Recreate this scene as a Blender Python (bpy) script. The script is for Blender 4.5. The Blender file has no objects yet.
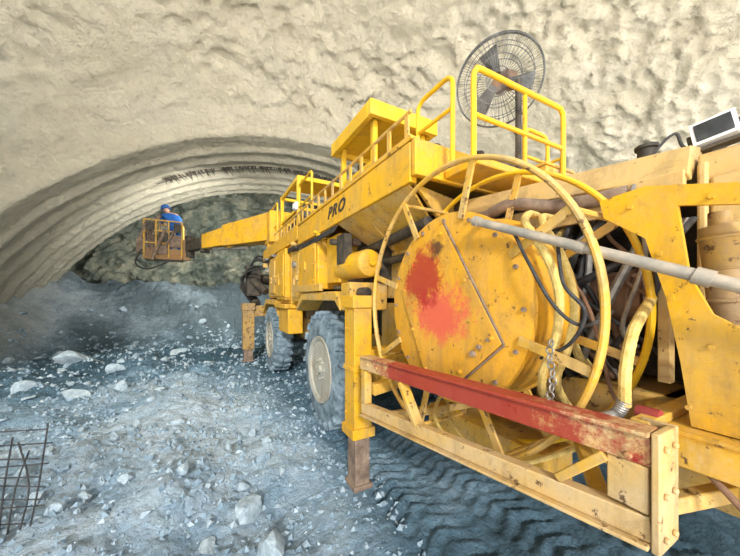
import bpy, bmesh, math, random
from mathutils import Vector, Matrix, noise
random.seed(7)
V=Vector
S=bpy.context.scene
COL=S.collection
S.view_settings.view_transform='Standard'

# ------------------------------------------------------------------ materials
def nt(name):
    m=bpy.data.materials.new(name); m.use_nodes=True
    t=m.node_tree; b=t.nodes['Principled BSDF']
    return m,t,b
def N(t,typ,**k):
    n=t.nodes.new(typ)
    for a,v in k.items():
        if a in n.inputs: n.inputs[a].default_value=v
        else: setattr(n,a,v)
    return n
def c4(c): return (c[0],c[1],c[2],1)
def ramp(t,src,stops):
    r=t.nodes.new('ShaderNodeValToRGB')
    e=r.color_ramp.elements
    while len(e)<len(stops): e.new(0.5)
    for el,(p,c) in zip(e,stops):
        el.position=p; el.color=c4(c) if not isinstance(c,(int,float)) else (c,c,c,1)
    t.links.new(src,r.inputs[0]); return r
def mixc(t,fac,a,b):
    m=t.nodes.new('ShaderNodeMix'); m.data_type='RGBA'
    for s,v in ((0,fac),(6,a),(7,b)):
        if isinstance(v,tuple): m.inputs[s].default_value=c4(v)
        elif isinstance(v,(int,float)): m.inputs[s].default_value=v
        else: t.links.new(v,m.inputs[s])
    return m.outputs[2]
def obj_noise(t,scale,detail=6,rough=.6,off=0,dist=0,stretch=None):
    tc=N(t,'ShaderNodeTexCoord')
    mp=N(t,'ShaderNodeMapping'); mp.inputs['Location'].default_value=(off,off*1.3,off*.7)
    if stretch: mp.inputs['Scale'].default_value=stretch
    t.links.new(tc.outputs['Object'],mp.inputs[0])
    n=N(t,'ShaderNodeTexNoise'); n.inputs['Scale'].default_value=scale
    n.inputs['Detail'].default_value=detail; n.inputs['Roughness'].default_value=rough; n.inputs['Distortion'].default_value=dist
    t.links.new(mp.outputs[0],n.inputs[0]); return n.outputs[0]
def bump(t,b,src,strength,dist,prev=None):
    n=N(t,'ShaderNodeBump'); n.inputs['Strength'].default_value=strength; n.inputs['Distance'].default_value=dist
    if prev: t.links.new(prev.outputs[0],n.inputs['Normal'])
    t.links.new(src,n.inputs['Height']); t.links.new(n.outputs[0],b.inputs['Normal']); return n
def paint(name,base,dirt=(.42,.33,.2),rust=(.11,.055,.03),dirty=.5,rusty=.4,rough=.5,marks=()):
    m,t,b=nt(name)
    n1=obj_noise(t,3.0,10,.72); n2=obj_noise(t,15,8,.75,3); n3=obj_noise(t,1.6,3,.5,9); n4=obj_noise(t,60,4,.65,1)
    n5=obj_noise(t,7,8,.7,21,0,(1,1,.22)) # vertical run streaks
    n6=obj_noise(t,5,10,.8,33,.5)         # grimy smears
    lo=.60-.25*dirty
    f1=ramp(t,n1,[(lo,0.0),(min(lo+.24,1),.8*dirty+.1)])
    lo2=.70-.14*rusty
    f2=ramp(t,n2,[(lo2,0.0),(lo2+.035,.92)])
    dk=tuple(x*.68 for x in base)
    col=mixc(t,n3,dk,base)
    col=mixc(t,f1.outputs[0],col,dirt)
    col=mixc(t,ramp(t,n6,[(.50,0.),(.66,.65*dirty+.1)]).outputs[0],col,(.26,.16,.06))
    col=mixc(t,ramp(t,n5,[(.50,0.),(.72,.6*dirty+.15)]).outputs[0],col,(.20,.14,.08))
    col=mixc(t,ramp(t,n4,[(.50,0.),(.72,.45*dirty)]).outputs[0],col,tuple(min(1,x*1.2) for x in dirt))
    col=mixc(t,f2.outputs[0],col,rust)
    for (loc,rad,mc,thr) in marks:
        tc=N(t,'ShaderNodeTexCoord'); mp=N(t,'ShaderNodeMapping'); mp.vector_type='POINT'
        sc=[1/r if r else 0 for r in rad]
        mp.inputs['Scale'].default_value=sc
        mp.inputs['Location'].default_value=[-l*s for l,s in zip(loc,sc)]
        t.links.new(tc.outputs['Object'],mp.inputs[0])
        ln=N(t,'ShaderNodeVectorMath'); ln.operation='LENGTH'; t.links.new(mp.outputs[0],ln.inputs[0])
        nn=obj_noise(t,11,10,.82,5+thr)
        ad=N(t,'ShaderNodeMath'); ad.operation='MULTIPLY_ADD'; t.links.new(nn,ad.inputs[0]); ad.inputs[1].default_value=2.8
        t.links.new(ln.outputs['Value'],ad.inputs[2])
        sb=N(t,'ShaderNodeMath'); sb.operation='MULTIPLY'; t.links.new(ad.outputs[0],sb.inputs[0]); sb.inputs[1].default_value=1/4.0
        r=ramp(t,sb.outputs[0],[(thr-.05,.88),(thr+.06,0.0)])
        col=mixc(t,r.outputs[0],col,mc)
    t.links.new(col,b.inputs['Base Color'])
    b.inputs['Roughness'].default_value=rough
    b.inputs['Specular IOR Level'].default_value=.3
    bump(t,b,n2,.25,.01)
    return m
def simple(name,a,bc,scale=12,rough=.7,metal=0,bs=.3,bd=.01):
    m,t,b=nt(name)
    n=obj_noise(t,scale,6,.65)
    r=ramp(t,n,[(.35,a),(.65,bc)])
    t.links.new(r.outputs[0],b.inputs['Base Color'])
    b.inputs['Roughness'].default_value=rough; b.inputs['Metallic'].default_value=metal
    bump(t,b,n,bs,bd); return m

YEL=paint('yellow_paint',(.86,.46,.010),dirt=(.46,.32,.12),dirty=.60,rusty=.70)
YEL2=paint('dusty_yellow_paint',(.78,.44,.04),dirt=(.50,.40,.24),dirty=.72,rusty=.78)
YEL3=paint('pale_hood_paint',(.74,.50,.18),dirt=(.54,.41,.24),dirty=.65,rusty=.6)
RIMM=paint('dusty_rim_paint',(.50,.48,.40),dirt=(.38,.40,.38),dirty=.8,rusty=.3)
DRUM=paint('drum_paint',(.84,.42,.025),dirt=(.62,.36,.09),dirty=.66,rusty=.7,
   marks=[((0,.03,-.04),(0,.27,.19),(.66,.10,.07),.53),((0,.18,.18),(0,.22,.22),(.36,.02,.02),.53),((0,.05,.34),(0,.09,.09),(.05,.02,.02),.47)])
BAR=paint('guard_bar_paint',(.74,.48,.16),dirt=(.56,.44,.28),dirty=.78,rusty=.8)
BARR=paint('red_guard_bar_paint',(.74,.48,.16),dirt=(.56,.44,.28),dirty=.78,rusty=.65,
   marks=[((0,-.08,0),(0,.76,.9),(.30,.004,.010),.55)])
RAIL=paint('rail_paint',(.90,.54,.012),dirt=(.55,.40,.16),dirty=.35,rusty=.4,rough=.45)
CAN=paint('grimy_canister_paint',(.62,.38,.07),dirt=(.30,.21,.12),dirty=1.0,rusty=1.1)
DARK=simple('dark_machinery',(.015,.015,.015),(.09,.07,.045),9,.7)
STEEL=simple('dull_steel',(.20,.20,.19),(.40,.38,.35),14,.45,.5)
GLASS=simple('dark_lamp_glass',(.02,.025,.03),(.08,.09,.10),4,.15,.2)
PIPE=simple('scuffed_grey_pipe',(.26,.25,.22),(.48,.40,.30),10,.55,.2)
RUST=simple('rusty_steel',(.12,.08,.06),(.30,.22,.16),10,.8)
BLK=simple('black_rubber',(.012,.012,.014),(.05,.05,.05),20,.6)
HOSE=simple('dusty_wrapped_hose',(.50,.35,.09),(.78,.58,.20),30,.8,0,.5,.01)
WHT=simple('white_plastic',(.80,.80,.80),(.95,.95,.95),8,.5)
TIRE=simple('dusty_tire_rubber',(.06,.095,.125),(.26,.35,.42),6,.9,0,.4,.02)
BLUE=simple('blue_work_cloth',(.01,.08,.36),(.02,.18,.62),15,.8)
SKIN=simple('skin',(.5,.28,.18),(.6,.36,.25),15,.6)
HELM=simple('blue_helmet_plastic',(.02,.09,.35),(.04,.16,.5),5,.4)
REDP=simple('faded_red_metal',(.22,.03,.03),(.38,.06,.05),5,.5)
INK=simple('black_ink',(.02,.02,.02),(.04,.03,.03),8,.5)
ORNG=paint('orange_rust_paint',(.40,.20,.05),dirt=(.22,.15,.10),dirty=.8,rusty=.8)
WIRE=simple('grey_wire',(.06,.06,.06),(.18,.18,.17),10,.5,.3)
ROCK=simple('blue_grey_rock',(.27,.36,.43),(.48,.58,.65),6,.95,0,.6,.03)
ROCKD=simple('slate_rock',(.16,.24,.31),(.33,.44,.53),6,.95,0,.6,.03)
TAN=simple('brown_canvas',(.16,.085,.05),(.34,.20,.12),10,.9)

# ------------------------------------------------------------------ builder
def basis(d):
    d=V(d).normalized()
    a=V((0,0,1)) if abs(d.z)<.9 else V((1,0,0))
    u=d.cross(a).normalized(); v=d.cross(u).normalized()
    return d,u,v
class B:
    def __init__(s): s.bm=bmesh.new(); s.mi=0
    def f(s,vs):
        try:
            fc=s.bm.faces.new(vs); fc.material_index=s.mi; return fc
        except ValueError: return None
    def box(s,lo,hi,M=None):
        x0,y0,z0=lo; x1,y1,z1=hi
        P=[V((x,y,z)) for x in (x0,x1) for y in (y0,y1) for z in (z0,z1)]
        if M: P=[M@p for p in P]
        v=[s.bm.verts.new(p) for p in P]
        for q in ((0,1,3,2),(4,6,7,5),(0,4,5,1),(2,3,7,6),(0,2,6,4),(1,5,7,3)): s.f([v[i] for i in q])
        return s
    def beam(s,p,q,w,h,up=(0,0,1),w2=None,h2=None):
        p,q=V(p),V(q); d=(q-p).normalized(); a=V(up)
        r=d.cross(a).normalized(); u=r.cross(d).normalized()
        v=[]
        for o,ww,hh in ((p,w,h),(q,w2 or w,h2 or h)):
            for (i,j) in ((-1,-1),(1,-1),(1,1),(-1,1)): v.append(s.bm.verts.new(o+r*i*ww/2+u*j*hh/2))
        for k in range(4): s.f([v[k],v[(k+1)%4],v[4+(k+1)%4],v[4+k]])
        s.f(v[3::-1]); s.f(v[4:]); return s
    def prism(s,pts,ext):
        ext=V(ext); a=[s.bm.verts.new(V(p)) for p in pts]; b=[s.bm.verts.new(V(p)+ext) for p in pts]
        n=len(pts); s.f(a[::-1]); s.f(b)
        for i in range(n): s.f([a[i],a[(i+1)%n],b[(i+1)%n],b[i]])
        return s
    def lathe(s,c,axis,prof,n=32,closed=False):
        d,u,v=basis(axis); c=V(c); R=[]
        for (a,r) in prof:
            R.append([s.bm.verts.new(c+d*a+(u*math.cos(2*math.pi*k/n)+v*math.sin(2*math.pi*k/n))*max(r,1e-4)) for k in range(n)])
        m=len(R)
        for i in range(m if closed else m-1):
            A,Bv=R[i],R[(i+1)%m]
            for k in range(n): s.f([A[k],A[(k+1)%n],Bv[(k+1)%n],Bv[k]])
        if not closed: s.f(R[0][::-1]); s.f(R[-1])
        return s
    def cyl(s,p,q,r,r2=None,n=18):
        p,q=V(p),V(q); L=(q-p).length
        return s.lathe(p,q-p,[(0,r),(L,r if r2 is None else r2)],n)
    def ring(s,c,axis,R,r,n=64,m=8,rw=None):
        rw=rw or r
        return s.lathe(c,axis,[(rw*math.sin(2*math.pi*k/m),R+r*math.cos(2*math.pi*k/m)) for k in range(m)],n,True)
    def tube(s,pts,r,n=8,sub=6,smooth=True,closed=False,corr=0):
        P=[V(p) for p in pts]
        if smooth and len(P)>2:
            Q=[]; L=len(P)
            for i in range(L if closed else L-1):
                if closed: a,b,c,d=P[i-1],P[i],P[(i+1)%L],P[(i+2)%L]
                else: a,b,c,d=P[max(i-1,0)],P[i],P[i+1],P[min(i+2,L-1)]
                for k in range(sub):
                    t=k/sub
                    Q.append(.5*((2*b)+(c-a)*t+(2*a-5*b+4*c-d)*t*t+(3*b-a-3*c+d)*t**3))
            if not closed: Q.append(P[-1])
            P=Q
        rings=[]; u=None
        for i,p in enumerate(P):
            a=P[i-1] if (i>0 or closed) else p; b=P[(i+1)%len(P)] if (i<len(P)-1 or closed) else p
            d=(b-a).normalized()
            if u is None: _,u,_=basis(d)
            u=(u-d*u.dot(d)).normalized(); w=d.cross(u)
            rr=r*(1+corr*(i%2))
            rings.append([s.bm.verts.new(p+(u*math.cos(2*math.pi*k/n)+w*math.sin(2*math.pi*k/n))*rr) for k in range(n)])
        m=len(rings)
        for i in range(m if closed else m-1):
            A,Bv=rings[i],rings[(i+1)%m]
            for k in range(n): s.f([A[k],A[(k+1)%n],Bv[(k+1)%n],Bv[k]])
        if not closed: s.f(rings[0][::-1]); s.f(rings[-1])
        return s
    def ball(s,c,r,sc=(1,1,1),sub=2):
        M=Matrix.Translation(V(c))@Matrix.Diagonal((sc[0],sc[1],sc[2],1))
        g=bmesh.ops.create_icosphere(s.bm,subdivisions=sub,radius=r,matrix=M)
        for v in g['verts']:
            for fc in v.link_faces: fc.material_index=s.mi
        return s
    def bolts(s,pts,axis,r=.012,h=.012):
        for p in pts: s.cyl(V(p),V(p)+V(axis)*h,r,n=6)
        return s
WP={}
def finish(b,name,mats,parent=None,label=None,cat=None,bevel=0,kind=None,group=None,origin=None,angle=35):
    bmesh.ops.recalc_face_normals(b.bm,faces=b.bm.faces[:])
    co=[v.co for v in b.bm.verts]
    lo=V([min(c[i] for c in co) for i in range(3)]); hi=V([max(c[i] for c in co) for i in range(3)])
    o=V(origin) if origin is not None else (lo+hi)/2
    for v in b.bm.verts: v.co-=o
    me=bpy.data.meshes.new(name); b.bm.to_mesh(me); b.bm.free()
    if not isinstance(mats,(list,tuple)): mats=[mats]
    for m in mats: me.materials.append(m)
    me.polygons.foreach_set('use_smooth',[True]*len(me.polygons))
    me.set_sharp_from_angle(angle=math.radians(angle))
    ob=bpy.data.objects.new(name,me)
    place(ob,o,parent)
    if bevel:
        md=ob.modifiers.new('bevel','BEVEL'); md.width=bevel; md.segments=2; md.limit_method='ANGLE'; md.angle_limit=math.radians(40)
    meta(ob,label,cat,kind,group); return ob
def place(ob,o,parent=None):
    COL.objects.link(ob); WP[ob.name]=V(o)
    if parent: ob.parent=parent; ob.location=V(o)-WP[parent.name]
    else: ob.location=o
def meta(ob,label=None,cat=None,kind=None,group=None):
    if label: ob['label']=label
    if cat: ob['category']=cat
    if kind: ob['kind']=kind
    if group: ob['group']=group
def empty(name,loc,label,cat):
    e=bpy.data.objects.new(name,None); e.empty_display_size=.3; place(e,loc); meta(e,label,cat); return e
def sm(a,b,x):
    t=(x-a)/(b-a); t=max(0,min(1,t)); return t*t*(3-2*t)
def nz(x,y,z,s): return noise.noise(V((x*s,y*s,z*s)))
def vor(x,y,s): return noise.voronoi(V((x*s,y*s,0)))[0]

# ------------------------------------------------------------------ floor
def gz(x,y):
    lane=sm(.5,1.0,x)*sm(4.6,3.8,x)*sm(9.5,8.3,y)
    amp=1-.85*lane
    h=amp*(.20*nz(x,y,3,.45)+.14*nz(x,y,8,1.3))+(.35+.65*amp)*(.05*nz(x,y,1,3.3)+.03*nz(x,y,5,9)+.015*nz(x,y,2,22))
    wx=x+.12*nz(x,y,4,3); wy=y+.12*nz(x,y,6,3)
    d=vor(wx,wy,2.4); e=vor(wx,wy,6.5)
    far=sm(4,9,y)
    msk=sm(-.25,.25,nz(x,y,0,.55)+.35*far)
    h+=amp*((.05+.22*far)*min(.45,d[1]-d[0])*msk+(.05+.03*far)*min(.4,e[1]-e[0])*(.35+.65*msk))
    h+=.12*math.exp(-((x+.5)**2/1.6+(y-4.2)**2/5))
    h+=2.1*sm(11.0,16.2,y)*sm(7,1,x)+1.5*sm(-3.9,-6.4,x+.5*nz(x,y,0,.5))*sm(8,13,y)+1.3*sm(9.5,12.5,x)
    if lane>0.5 and y<6:
        for xc in (1.38,1.93,2.5):
            dx=abs(x-xc)
            if dx<.25:
                ph=((y+.5*dx+.04*nz(x,y,2,4))/.125)%1.0
                h+=((.036*math.sin(math.pi*ph/.6) if ph<.6 else -.012)*sm(.25,.19,dx))*(.35+1.3*abs(nz(x,y,9,2.2)))-.02*sm(.25,.2,dx)
    return h
def graded(a,b,d0,d1,fine,coarse,g=1.06):
    out=[d0]; x=d0
    while x<d1: x+=fine; out.append(x)
    st=fine
    while x<b: st=min(st*g,coarse); x+=st; out.append(x)
    x=d0; st=fine; l=[]
    while x>a: st=min(st*g,coarse); x-=st; l.append(x)
    return l[::-1]+out
xs=graded(-10,16,-1.2,2.7,.026,.11,1.03); ys=graded(-1.2,19,.9,4.6,.026,.11,1.03)
b=B(); G=[[b.bm.verts.new((x,y,gz(x,y))) for x in xs] for y in ys]
for j in range(len(ys)-1):
    for i in range(len(xs)-1): b.f([G[j][i],G[j][i+1],G[j+1][i+1],G[j+1][i]])
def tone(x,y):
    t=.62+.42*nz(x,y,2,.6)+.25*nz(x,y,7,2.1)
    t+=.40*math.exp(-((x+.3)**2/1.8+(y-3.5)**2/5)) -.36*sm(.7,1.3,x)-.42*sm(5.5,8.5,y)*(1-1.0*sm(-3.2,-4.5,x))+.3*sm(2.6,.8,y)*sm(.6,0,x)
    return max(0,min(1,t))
m,t,bs=nt('broken_rock_floor')
at=N(t,'ShaderNodeAttribute'); at.attribute_name='tone'
a2=N(t,'ShaderNodeAttribute'); a2.attribute_name='grey'
n1=obj_noise(t,5,10,.75); n2=obj_noise(t,40,6,.7,2)
vo=N(t,'ShaderNodeTexVoronoi'); vo.inputs['Scale'].default_value=14
tc=N(t,'ShaderNodeTexCoord'); t.links.new(tc.outputs['Object'],vo.inputs['Vector'])
ad=N(t,'ShaderNodeMath'); ad.operation='MULTIPLY_ADD'; t.links.new(n1,ad.inputs[0]); ad.inputs[1].default_value=1.1
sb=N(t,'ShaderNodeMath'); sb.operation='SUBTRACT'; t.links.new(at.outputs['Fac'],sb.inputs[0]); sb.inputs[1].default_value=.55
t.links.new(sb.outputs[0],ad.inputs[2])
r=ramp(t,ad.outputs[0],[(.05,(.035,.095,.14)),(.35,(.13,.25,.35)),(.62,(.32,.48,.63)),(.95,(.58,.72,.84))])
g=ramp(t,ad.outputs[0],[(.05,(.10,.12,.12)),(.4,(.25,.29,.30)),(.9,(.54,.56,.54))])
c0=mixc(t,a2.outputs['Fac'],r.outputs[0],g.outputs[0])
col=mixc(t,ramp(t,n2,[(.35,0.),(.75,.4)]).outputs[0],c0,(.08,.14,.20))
t.links.new(col,bs.inputs['Base Color']); bs.inputs['Roughness'].default_value=.85
mx=N(t,'ShaderNodeMath'); mx.operation='MULTIPLY_ADD'; t.links.new(vo.outputs['Distance'],mx.inputs[0]); mx.inputs[1].default_value=-.7
t.links.new(n2,mx.inputs[2]); bump(t,bs,mx.outputs[0],1.0,.05)
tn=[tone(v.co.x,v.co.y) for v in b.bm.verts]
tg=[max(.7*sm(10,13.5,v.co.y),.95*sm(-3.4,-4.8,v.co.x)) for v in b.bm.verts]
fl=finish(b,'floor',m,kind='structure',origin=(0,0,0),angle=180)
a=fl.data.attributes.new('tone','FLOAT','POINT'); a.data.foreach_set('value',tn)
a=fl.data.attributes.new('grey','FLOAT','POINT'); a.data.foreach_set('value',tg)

# ------------------------------------------------------------------ tunnel shell
XC,ZC=3.5,-3.2
prof=[(-.6,13.8),(0,13.8),(3,13.4),(6,12.6),(8,11.7),(9,11.1),(9.6,10.6),(9.9,10.25),(10.0,10.05)]
yr=10.7; Rb=10.03
for k in range(6):
    prof+=[(yr,Rb),(yr+.05,Rb-.14),(yr+.22,Rb-.14),(yr+.27,Rb-.02)]
    yr+=.68; Rb-=.035
prof+=[(14.75,Rb),(14.85,Rb-.1),(14.95,Rb+.15),(16,10.3),(18.2,10.4)]
def Rof(y):
    for (a,ra),(c,rc) in zip(prof,prof[1:]):
        if a<=y<=c: return ra+(rc-ra)*(y-a)/(c-a)
    return prof[-1][1]
yy=[]; y=-.6
while y<18.2:
    yy.append(y); y+= .075 if y<9.3 else .05
yy.append(18.2)
NA=460; th0,th1=math.radians(8),math.radians(172)
b=B(); G=[]; tn=[]
for y in yy:
    R=Rof(y); row=[]
    near=sm(10.1,9.4,y); rock=sm(14.85,15.05,y)
    for k in range(NA+1):
        th=th0+(th1-th0)*k/NA
        x=XC+R*math.cos(th); z=ZC+R*math.sin(th)
        wx=x+.35*nz(x,y,z,1.1); wz=z+.35*nz(x+5,y,z,1.1)
        r1=abs(nz(wx,y,wz,1.5)); r2=abs(nz(wx+9,y,wz,3.2)); r3=abs(nz(wx+3,y,wz,6))
        mk=.35+.95*sm(-.3,.4,nz(x,y,z,.25))
        d=near*(.28*nz(x,y,z,.3)+mk*(.26*r1+.19*r2+.10*r3))+.022*nz(x,y,z,8)+(1-near)*(.04*nz(x,y,z,1.2)+.05*r3+.04*r2)
        d+=rock*(.6*nz(x,y,z,.8)+.3*nz(x,y,z,2.2))
        row.append(b.bm.verts.new((x+d*math.cos(th),y,z+d*math.sin(th))))
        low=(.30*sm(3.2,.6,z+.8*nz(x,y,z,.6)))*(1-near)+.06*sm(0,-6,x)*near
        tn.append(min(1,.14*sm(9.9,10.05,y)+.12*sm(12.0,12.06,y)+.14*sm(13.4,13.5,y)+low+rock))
    G.append(row)
for j in range(len(yy)-1):
    for i in range(NA): b.f([G[j][i],G[j][i+1],G[j+1][i+1],G[j+1][i]])
m,t,bs=nt('sprayed_concrete')
at=N(t,'ShaderNodeAttribute'); at.attribute_name='tone'
n1=obj_noise(t,.7,8,.6); n2=obj_noise(t,10,8,.75,4); n3=obj_noise(t,2.2,6,.6,7); n4=obj_noise(t,4,5,.6,11)
cream=ramp(t,n1,[(.3,(.76,.68,.52)),(.5,(.92,.84,.65)),(.7,(.87,.80,.65))])
c=mixc(t,ramp(t,n3,[(.42,0.),(.75,.42)]).outputs[0],cream.outputs[0],(.60,.54,.43))
c=mixc(t,ramp(t,n2,[(.52,0.),(.78,.5)]).outputs[0],c,(.42,.35,.25))
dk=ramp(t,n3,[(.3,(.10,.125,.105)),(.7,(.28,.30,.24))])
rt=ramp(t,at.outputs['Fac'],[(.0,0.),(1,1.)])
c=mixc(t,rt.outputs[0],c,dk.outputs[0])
t.links.new(c,bs.inputs['Base Color']); bs.inputs['Roughness'].default_value=.92
nb=bump(t,bs,n4,.9,.15); bump(t,bs,n2,1.0,.11,nb)
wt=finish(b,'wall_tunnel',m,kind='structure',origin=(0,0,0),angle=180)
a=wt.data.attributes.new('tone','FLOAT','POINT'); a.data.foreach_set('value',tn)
# face
b=B(); G=[]
n=150
for i in range(n+1):
    row=[]
    for k in range(n+1):
        th=th0+(th1-th0)*k/n; rr=10.7*i/n
        x=XC+rr*math.cos(th); z=ZC+rr*math.sin(th)
        d=.7*nz(x,0,z,.6)+.7*abs(nz(x,3,z,1.1))+.5*abs(nz(x,5,z,2.6))+.2*nz(x,5,z,6)
        row.append(b.bm.verts.new((x,16.2+d,z)))
    G.append(row)
for i in range(n):
    for k in range(n): b.f([G[i][k],G[i][k+1],G[i+1][k+1],G[i+1][k]])
fm,t,bs=nt('green_grey_rock_face')
n3=obj_noise(t,1.1,12,.75,7,.6); n2=obj_noise(t,6,8,.7,4)
c=ramp(t,n3,[(.36,(.075,.105,.09)),(.5,(.21,.24,.19)),(.63,(.44,.42,.31))])
t.links.new(c.outputs[0],bs.inputs['Base Color']); bs.inputs['Roughness'].default_value=.9; bump(t,bs,n2,1,.25)
finish(b,'wall_face',fm,kind='structure',origin=(0,0,0),angle=20)
# dark ragged fringe near the crown
b=B()
Y,R=12.02,9.80
pts=[(XC+(R)*math.cos(t_),Y,ZC+(R)*math.sin(t_)) for t_ in [math.radians(70+50*k/40) for k in range(41)]]
b.tube(pts,.014,n=6,smooth=False)
for k in range(230):
    t_=math.radians(72+47*random.random()); l=.03+.22*random.random()**2
    p=V((XC+R*math.cos(t_),Y-.02,ZC+R*math.sin(t_))); out=V((math.cos(t_),0,math.sin(t_)))
    b.cyl(p+out*.08,p-out*l+V((random.uniform(-.12,.12),-.1,0)),random.uniform(.015,.04),.006,n=5)
finish(b,'trim_1',simple('dark_girder',(.05,.045,.04),(.16,.14,.11)),kind='structure')

# ------------------------------------------------------------------ rocks
def rockmesh(seed,mat,flat=.6,sub=3):
    bm=bmesh.new(); bmesh.ops.create_icosphere(bm,subdivisions=sub,radius=.5)
    o=seed*13.7
    rnd=random.Random(seed); pl=[]
    for _ in range(12):
        n=V((rnd.gauss(0,1),rnd.gauss(0,1),rnd.gauss(0,1))).normalized(); pl.append((n,rnd.uniform(.20,.38)))
    for v in bm.verts:
        for n,d in pl:
            e=v.co.dot(n)-d
            if e>0: v.co-=n*e
        v.co*=1+.10*noise.noise(v.co*3+V((o,0,0)))
        v.co.z*=flat
    me=bpy.data.meshes.new('rock'); bm.to_mesh(me); bm.free(); me.materials.append(mat)
    me.polygons.foreach_set('use_smooth',[True]*len(me.polygons)); me.set_sharp_from_angle(angle=math.radians(18))
    return me
RM=[rockmesh(i,ROCK if i%3 else ROCKD,.5+.12*(i%4)) for i in range(12)]
placed=[]
def rock(x,y,s,k,label,rot=None,sz=1):
    if any((x-a)**2+(y-c)**2<((s+e)*.45)**2 for a,c,e in placed): return False
    placed.append((x,y,s))
    ob=bpy.data.objects.new('rock',RM[k]); ob.scale=(s,s*random.uniform(.6,1),s*sz)
    ob.rotation_euler=(random.uniform(-.3,.3),random.uniform(-.3,.3),random.uniform(0,6.28) if rot is None else rot)
    ob.location=(x,y,gz(x,y)+.07*s*sz); COL.objects.link(ob)
    ob['label']=label; ob['category']='rock'; ob['group']='broken rocks on the tunnel floor'
    return True
big=[(.286,2.43,.32,1),(.365,1.99,.29,2),(-2.36,9.0,1.05,4),(-1.75,6.38,.5,5),(-1.2,6.2,.32,7),(-.62,9.3,.5,8),(-.15,2.9,.17,1),(.02,2.2,.19,4),(-.8,3.0,.18,2),
(-.35,5.6,.3,5),(-1.6,8.0,.4,1),(-2.6,7.0,.4,2),(.1,7.9,.35,4),(-3.2,10.5,.7,5),(.2,3.3,.16,7),(-.5,2.0,.14,8),(.55,3.2,.13,2),(-.9,4.3,.24,4)]
for x,y,s,k in big:
    rock(x,y,s,k,'large angular grey rock lying on the blue-grey rubble')
cnt=0
while cnt<275:
    y=1.3+12.5*random.random()**1.1; x=random.uniform(-.42*y-.1,min(.9,.2+.3*y))
    if x>.68 and y<8.3: continue
    s=random.choice([.04,.05,.05,.06,.08,.11])*(1+.15*y)
    if nz(x,y,0,.8)<-.15 and random.random()<.6: continue
    if rock(x,y,s,random.randrange(12),'small angular grey stone lying on the rubble floor'): cnt+=1
b=B()
for _ in range(8000):
    y=1.1+11.5*random.random()**1.45; x=random.uniform(-.40*y-.1,min(2.6,.9+.2*y)); s=random.choice((.006,.009,.012,.018,.026))*(1+.14*y)
    if nz(x,y,0,1.0)<-.05 and random.random()<.6: continue
    h=gz(x,y); c=V((x,y,h)); ax=V((random.gauss(0,1),random.gauss(0,1),random.gauss(0,.5))).normalized()*s*random.uniform(.6,1.2)
    _,u,w=basis(ax); u=u*s*random.uniform(.5,1.1); w=w*s*random.uniform(.5,1.1)
    v=[b.bm.verts.new(c+p) for p in (ax,-ax,u,-u,w,-w)]
    b.mi=0 if random.random()<.2 else 1
    for i in (0,1):
        for j in (2,3):
            for k in (4,5): b.f([v[i],v[j],v[k]])
finish(b,'gravel',[ROCK,ROCKD],label='loose grey-blue gravel chips scattered over the floor',cat='gravel',kind='stuff',angle=10)

# ------------------------------------------------------------------ drilling jumbo
J=empty('drilling_jumbo',(2.3,4,0),'yellow wheeled tunnel drilling jumbo with cable reel and basket boom','drilling machine')
def part(b,name,mats,parent=J,label=None,bevel=0,angle=35): return finish(b,name,mats,parent,label,bevel=bevel,angle=angle)

b=B()
b.box((1.75,-.6,.72),(2.85,8.0,1.12)); b.box((1.6,-.3,.95),(3.0,.55,1.12)); b.box((1.55,4.4,.9),(3.05,5.6,1.45)); b.box((1.5,7.2,.8),(3.1,8.1,1.5))
b.box((1.62,1.9,.78),(1.76,2.7,1.5))
part(b,'chassis',YEL2,bevel=.015)
for y,R in ((3.44,.7),(6.6,.68)):
    b=B(); b.cyl((1.3,y,R),(3.3,y,R),.11); b.ball((2.3,y,R),.26); b.cyl((1.5,y,R),(1.62,y,R),.25,n=24); b.cyl((3,y,R),(3.1,y,R),.25,n=24)
    part(b,'axle',DARK)
# wheels
def wheel(x0,y,R,side):
    b=B(); w=.36; ax=V((1,0,0))*(-side); c=V((x0,y,R+.0))
    pr=[(.05,R*.50),(.0,R*.60),(.01,R*.80),(.04,R*.92),(.08,R*.955),(w-.08,R*.955),(w-.04,R*.92),(w,R*.8),(w,R*.6),(w-.05,R*.5)]
    b.lathe(c,ax,pr,n=56)
    nl=24
    for k in range(nl):
        for h in (0,1):
            a0=2*math.pi*(k+.5*h)/nl
            rad=V((0,math.cos(a0),math.sin(a0))); tan=V((0,-math.sin(a0),math.cos(a0)))
            p=c+ax*(.02+h*w/2)+rad*(R*.962); q=c+ax*(w/2*(1+h)-.02)+rad*(R*.962)+tan*(.05 if h==0 else -.05)
            b.beam(p,q,.065,.045,up=rad)
            if h==0: b.beam(c+rad*R*.86+ax*.015,c+ax*.03+rad*R*.955,.05,.03,up=tan)
            else: b.beam(c+ax*(w-.015)+rad*R*.86,c+ax*(w-.03)+rad*R*.955,.05,.03,up=tan)
    t_=part(b,'wheel',TIRE,bevel=.004,label='dust-covered chunky rubber tire')
    b=B()
    b.lathe(c,ax,[(.03,R*.57),(-.005,R*.56),(.01,R*.50),(.10,R*.47),(.14,R*.40),(.12,R*.24),(.06,R*.22),(.04,R*.20),(.02,R*.14),(.02,.001)],n=40)
    for k in range(10):
        a0=2*math.pi*k/10; p=c+V((0,math.cos(a0),math.sin(a0)))*R*.33+ax*.10
        b.cyl(p,p+ax*.05,.018,n=6)
    for k in range(8):
        a0=2*math.pi*k/8; p=c+V((0,math.cos(a0),math.sin(a0)))*R*.17+ax*.0
        b.cyl(p,p+ax*.05,.012,n=6)
    b.cyl(c+ax*-.01,c+ax*.04,.05)
    finish(b,'rim',RIMM,t_,label='dusty pale wheel rim with bolts')
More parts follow.
